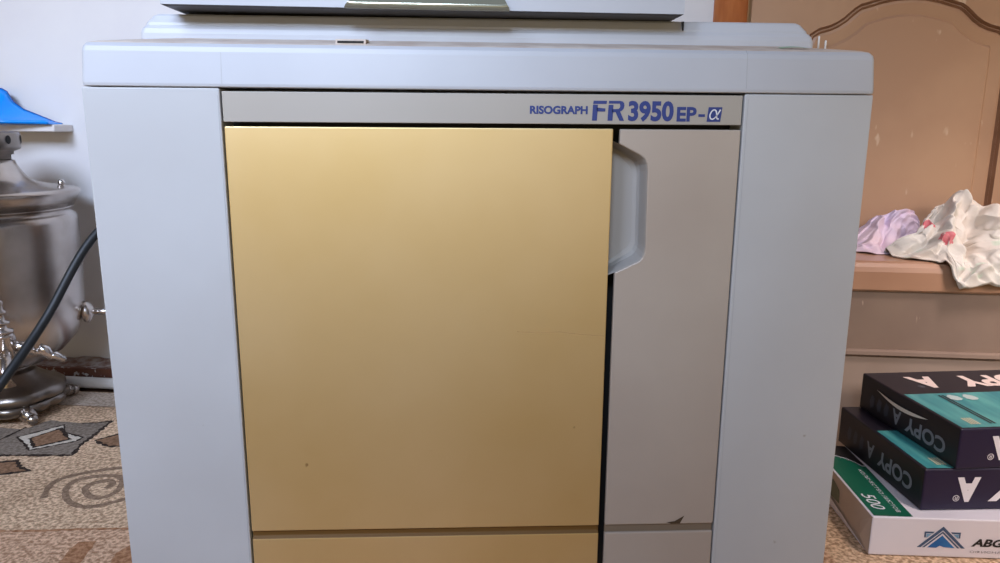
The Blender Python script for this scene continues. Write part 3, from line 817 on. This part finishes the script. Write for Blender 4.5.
add_poly(b, [(0.095, 0.018), (0.135, 0.016), (0.142, 0.034), (0.120, 0.042), (0.098, 0.036)], sdp, 3)
b.build('green_label', [M['green'], M['darkarea'], M['white_ink'], mat('faded_green', (98, 104, 84), 0.6)], w, recalc=False)
b = MB()
f0 = lambda u, v: T1(u, -0.0004, v); f1 = lambda u, v: T1(u, -0.0007, v)
lx = 0.0862
def LG(pts, mi, fn=f0): add_poly(b, [(lx+x*0.92, 0.0145+(z-0.0145)*0.93-0.001) for x, z in pts], fn, mi)
LG([(-0.0315, 0.0145), (-0.0265, 0.0145), (0, 0.0400), (0.0265, 0.0145), (0.0315, 0.0145), (0, 0.0455)], 1)
LG([(-0.0245, 0.0145), (-0.0215, 0.0145), (0, 0.0355), (0.0215, 0.0145), (0.0245, 0.0145), (0, 0.0382)], 1)
LG([(-0.0180, 0.0145), (-0.0060, 0.0145), (-0.0015, 0.0175), (0.0035, 0.0155), (0.0180, 0.0145), (0, 0.0325)], 0)
for sg in (-1, 1):
    LG([(sg*0.0235, 0.0290), (sg*0.0215, 0.0290), (sg*0.0215, 0.0352), (sg*0.0125, 0.0352), (sg*0.0105, 0.0375), (sg*0.0235, 0.0375)], 1)
    LG([(sg*0.0208, 0.0285), (sg*0.0208, 0.0345), (sg*0.0138, 0.0345)], 3, f1)
add_text(b, 'ABG', 0.1220, 0.1610, 0.0165, 0.0272, f0, 2, bold=0.04, shear=0.25)
add_text(b, 'ОФИСНАЯ БУМАГА', 0.1215, 0.2025, 0.0078, 0.0112, f0, 4, bold=0.0)
b.build('front_print', [M['logoblue'], M['logoslate'], M['inkblack'], M['logopale'], M['inkgrey']], w, recalc=False)

# ================================================================== CLOTHES on the ledge
LT = 0.317
def interp(tab, x):
    if x <= tab[0][0]: return tab[0][1]
    for a, c in zip(tab, tab[1:]):
        if x <= c[0]: return a[1]+(c[1]-a[1])*(x-a[0])/(c[0]-a[0])
    return tab[-1][1]
def cloth(name, mats, x0, x1, toptab, foottab, nx, nt, fold, mfun=None, seed=0, label='', cat_='', ytab=((0, 1.335),), ybtab=((0, 1.372),), creases=(), fr=26, saw=0.0, dirs=(1, 1)):
    """crumpled heap: each column rises from the ledge at the back to a ridge, then falls forward to its foot.
    foottab gives, per x, distance reached forward (path over the ledge edge continues down its face)"""
    rows = []
    for i in range(nx+1):
        x = x0+(x1-x0)*i/nx
        zt = interp(toptab, x); ft = interp(foottab, x)
        top_y = interp(ytab, x); yb = interp(ybtab, x)
        path = []
        edge = max(0.0, min(1.0, min((x-x0)/0.02, 1)))
        for j in range(nt+1):
            t = j/nt
            if t < 0.2:
                q = t/0.2; y = yb+(top_y-yb)*q; z = LT+0.002+(zt-LT-0.002)*math.sin(q*PI/2)
            else:
                q = (t-0.2)/0.8
                run = ft                        # forward distance from the ridge
                flat = top_y-lf                 # distance to the ledge edge
                d = q*run
                if run <= flat:
                    y = top_y-d; z = LT+0.003+(zt-LT-0.003)*(math.cos(q*PI)*0.5+0.5)**0.85
                else:
                    qe = flat/run
                    if q <= qe:
                        s = q/qe; y = top_y-d; z = LT+0.016+(zt-LT-0.016)*(math.cos(s*PI)*0.5+0.5)**0.75
                        if s > 0.93: z -= 0.006*((s-0.93)/0.07)
                    else:
                        s = (d-flat); y = lf-0.014-0.006*min(1, s/0.01)*1; z = LT+0.010-s
                        if q > 0.97: y += 0.008*(q-0.97)/0.03
            w = math.sin(min(1, max(0, t))*PI)**0.5*edge
            p = Vector((x*fr+seed, y*fr+t*2.2, z*fr))
            q3 = p+Vector((noise.noise(p*0.5), noise.noise(p*0.5+Vector((5, 5, 5))), 0))*0.9
            n1 = noise.noise(p*0.55); n2 = 1-(abs(noise.noise(Vector((q3.x*0.75-q3.y*0.5, q3.y*0.55+q3.x*0.2, q3.z))))*3.2)**0.8; n2 = max(n2, -0.6); n3 = 1-abs(noise.noise(q3*1.9+Vector((2, 9, 4))))*2.4
            h = fold*(0.8*n1+0.85*(n2-0.2)+0.24*(n3-0.4))*w
            # overlapping folds: slow rise, crisp drop
            us = (x*0.8*dirs[0]+t*0.22*dirs[1])*26+1.5*noise.noise(Vector((x*14+seed, t*2.5, 1.7)))
            fr_ = us-math.floor(us); k_ = fr_/0.86 if fr_ < 0.86 else (1-fr_)/0.14
            h += saw*(k_-0.5)*w*(0.55+0.9*noise.noise(Vector((math.floor(us)*3.1+seed, t*2.0, x*9))))
            for (cx, cy, dx, dy, wd, amp) in creases:   # long folds as straight ridges in (x, path) space
                u = (x-cx)*dx+(t-cy)*0.18*dy
                h += amp*math.exp(-(u/wd)**2)*w
            if t > 0.2:
                z2 = z+h*0.8; y2 = y-h*0.7
            else:
                z2 = z+h*0.4; y2 = y
            y2 = min(y2, yb+0.008)
            if y2 > lf-0.003: z2 = max(z2, LT+0.0022)
            else: y2 = min(y2, lf-0.005)
            path.append(RW(x+fold*0.6*n3*w, y2, z2))
        rows.append(path)
    # closing bottom: the fabric turns under itself at both ends
    b = MB(); b.grid(rows, 0, True, mfun=mfun)
    o = b.build(name, mats, None, base=RW((x0+x1)/2, 1.28, LT), recalc=False)
    md = o.modifiers.new('solid', 'SOLIDIFY'); md.thickness = 0.002; md.offset = -1
    md = o.modifiers.new('sub', 'SUBSURF'); md.levels = 1; md.render_levels = 2
    sm = o.modifiers.new('smooth', 'SMOOTH'); sm.factor = 0.5; sm.iterations = 1
    o.modifiers.move(2, 0)
    tag(o, label, cat_)
    return o
cloth('garment', [M['lilac']], 0.4685, 0.606,
      [(0.4685, 0.326), (0.482, 0.336), (0.4949, 0.343), (0.5098, 0.355), (0.5308, 0.372), (0.5545, 0.380), (0.5787, 0.384), (0.595, 0.382), (0.606, 0.36)],
      [(0.4685, 0.055), (0.50, 0.085), (0.53, 0.080), (0.55, 0.05), (0.57, 0.020), (0.606, 0.012)], 80, 60, 0.007, seed=3.3, ytab=((0.4685, 1.335), (0.55, 1.340), (0.58, 1.352)), ybtab=((0, 1.378),), saw=0.008, dirs=(1.4, 0.8),
      label='small lilac garment lying on the brown ledge left of the cream garment', cat_='clothing', creases=((0.505, 0.6, 0.9, 0.5, 0.006, 0.007), (0.525, 0.75, 1, 0.2, 0.008, -0.014), (0.49, 0.7, 1, -0.3, 0.006, -0.006)))
reds = [(Vector((0.7546, 1.1708, 0.3699)), 0.0095), (Vector((0.7474, 1.1106, 0.3558)), 0.0105), (Vector((0.7540, 1.1100, 0.3600)), 0.008)]
cloth('garment', [M['cream'], M['red']], 0.518, 0.90,
      [(0.518, 0.328), (0.535, 0.338), (0.5639, 0.352), (0.5718, 0.3651), (0.5928, 0.3827), (0.6188, 0.3960), (0.6388, 0.4020), (0.6491, 0.4045), (0.6618, 0.4060), (0.6823, 0.4000), (0.7078, 0.3966), (0.7249, 0.3884), (0.7588, 0.3754), (0.82, 0.36), (0.88, 0.335), (0.90, 0.32)],
      [(0.518, 0.030), (0.528, 0.052), (0.5464, 0.065), (0.5695, 0.085), (0.580, 0.110), (0.586, 0.140), (0.594, 0.166), (0.610, 0.178), (0.633, 0.192), (0.650, 0.197), (0.670, 0.194), (0.75, 0.17), (0.80, 0.13), (0.90, 0.08)], 200, 120, 0.0120, seed=11.7,
      ytab=((0.518, 1.262), (0.57, 1.270), (0.60, 1.305), (0.635, 1.335)), ybtab=((0.518, 1.268), (0.572, 1.290), (0.60, 1.325), (0.645, 1.335), (0.665, 1.376)),
      mfun=lambda c: 1 if any((c-p).length < r*(1+0.75*noise.noise(c*130)) for p, r in reds) else 0,
      label='crumpled cream garment with red flower print hanging over the brown ledge edge', cat_='clothing', fr=27, saw=0.016, dirs=(1.0, -1.2),
      creases=((0.60, 0.5, 0.8, 0.6, 0.008, 0.017), (0.575, 0.5, 0.7, 0.7, 0.007, -0.014), (0.645, 0.55, 0.75, 0.65, 0.007, -0.020), (0.665, 0.45, 0.9, -0.4, 0.006, 0.016), (0.690, 0.6, 0.9, 0.4, 0.006, -0.017), (0.71, 0.7, 0.95, -0.3, 0.008, 0.012), (0.63, 0.75, 0.9, -0.3, 0.006, -0.009)))

# ================================================================== CAMERA
cd = bpy.data.cameras.new('camera'); cam = bpy.data.objects.new('camera', cd); COL.objects.link(cam)
cd.sensor_width = 36.0; cd.lens = 740.0/1000*36.0; cd.clip_start = 0.02
Xw = Vector((0.9990424092754734, -0.0026468561679693267, 0.04367217216357476))
Xc = (0.9990424092754734, -0.0026468561679693267, 0.04367217216357476)
Yc = (-0.04328472342080709, -0.20533343514282867, 0.9777344287335031)
Uc = (0.006379434727435463, -0.978688497206784, -0.20525137818705405)
right = Vector((Xc[0], Yc[0], Uc[0])); down = Vector((Xc[1], Yc[1], Uc[1])); fwd = Vector((Xc[2], Yc[2], Uc[2]))
R3 = Matrix((right, -down, -fwd)).transposed()
cam.matrix_world = Matrix.Translation((0, 0, 0.52)) @ R3.to_4x4()
SC.camera = cam

# ================================================================== LIGHT
def area(name, loc, target, sx, sy, power, rgb, spread=180):
    l = bpy.data.lights.new(name, 'AREA'); l.shape = 'RECTANGLE'; l.size = sx; l.size_y = sy
    l.energy = power; l.color = lin(rgb)[:3]; l.spread = math.radians(spread)
    o = bpy.data.objects.new(name, l); COL.objects.link(o); o.location = loc
    o.rotation_euler = (Vector(target)-Vector(loc)).to_track_quat('-Z', 'Y').to_euler()
    return o
area('window_light', (-1.05, -0.6, 1.65), (-0.76, 0.93, 0.76), 0.7, 0.7, 9.4, (208, 224, 255), 72)
area('upper_fill_light', (-0.25, -0.9, 1.45), (-0.12, 0.8, 0.72), 0.4, 0.4, 2.2, (208, 228, 255), 52)  # added lamp, brightens the copier's upper front; not an actual window
area('right_fill_light', (1.08, 0.15, 2.0), (0.93, 1.0, 0.1), 0.4, 0.4, 1.75, (255, 238, 232), 38)  # added fill from the right for reams, clothes and door
area('side_fill_light', (1.35, -0.35, 1.15), (0.88, 1.0, 0.18), 0.4, 0.4, 0.9, (255, 236, 228), 38)  # second added fill lamp, low from the right, no window there
w = bpy.data.worlds.new('world'); SC.world = w; w.use_nodes = True
nt = w.node_tree; bg = nt.nodes['Background']
tc = nt.nodes.new('ShaderNodeTexCoord'); sp = nt.nodes.new('ShaderNodeSeparateXYZ'); cr = nt.nodes.new('ShaderNodeValToRGB')
mr = nt.nodes.new('ShaderNodeMapRange'); mr.inputs['From Min'].default_value = -1; mr.inputs['From Max'].default_value = 1
nt.links.new(tc.outputs['Generated'], sp.inputs[0]); nt.links.new(sp.outputs['Z'], mr.inputs['Value']); nt.links.new(mr.outputs[0], cr.inputs[0])
e = cr.color_ramp.elements
e[0].position = 0.46; e[0].color = (1.20, 0.90, 0.46, 1)
e[1].position = 0.66; e[1].color = (0.10, 0.10, 0.12, 1)
nt.links.new(cr.outputs[0], bg.inputs['Color']); bg.inputs['Strength'].default_value = 1.0
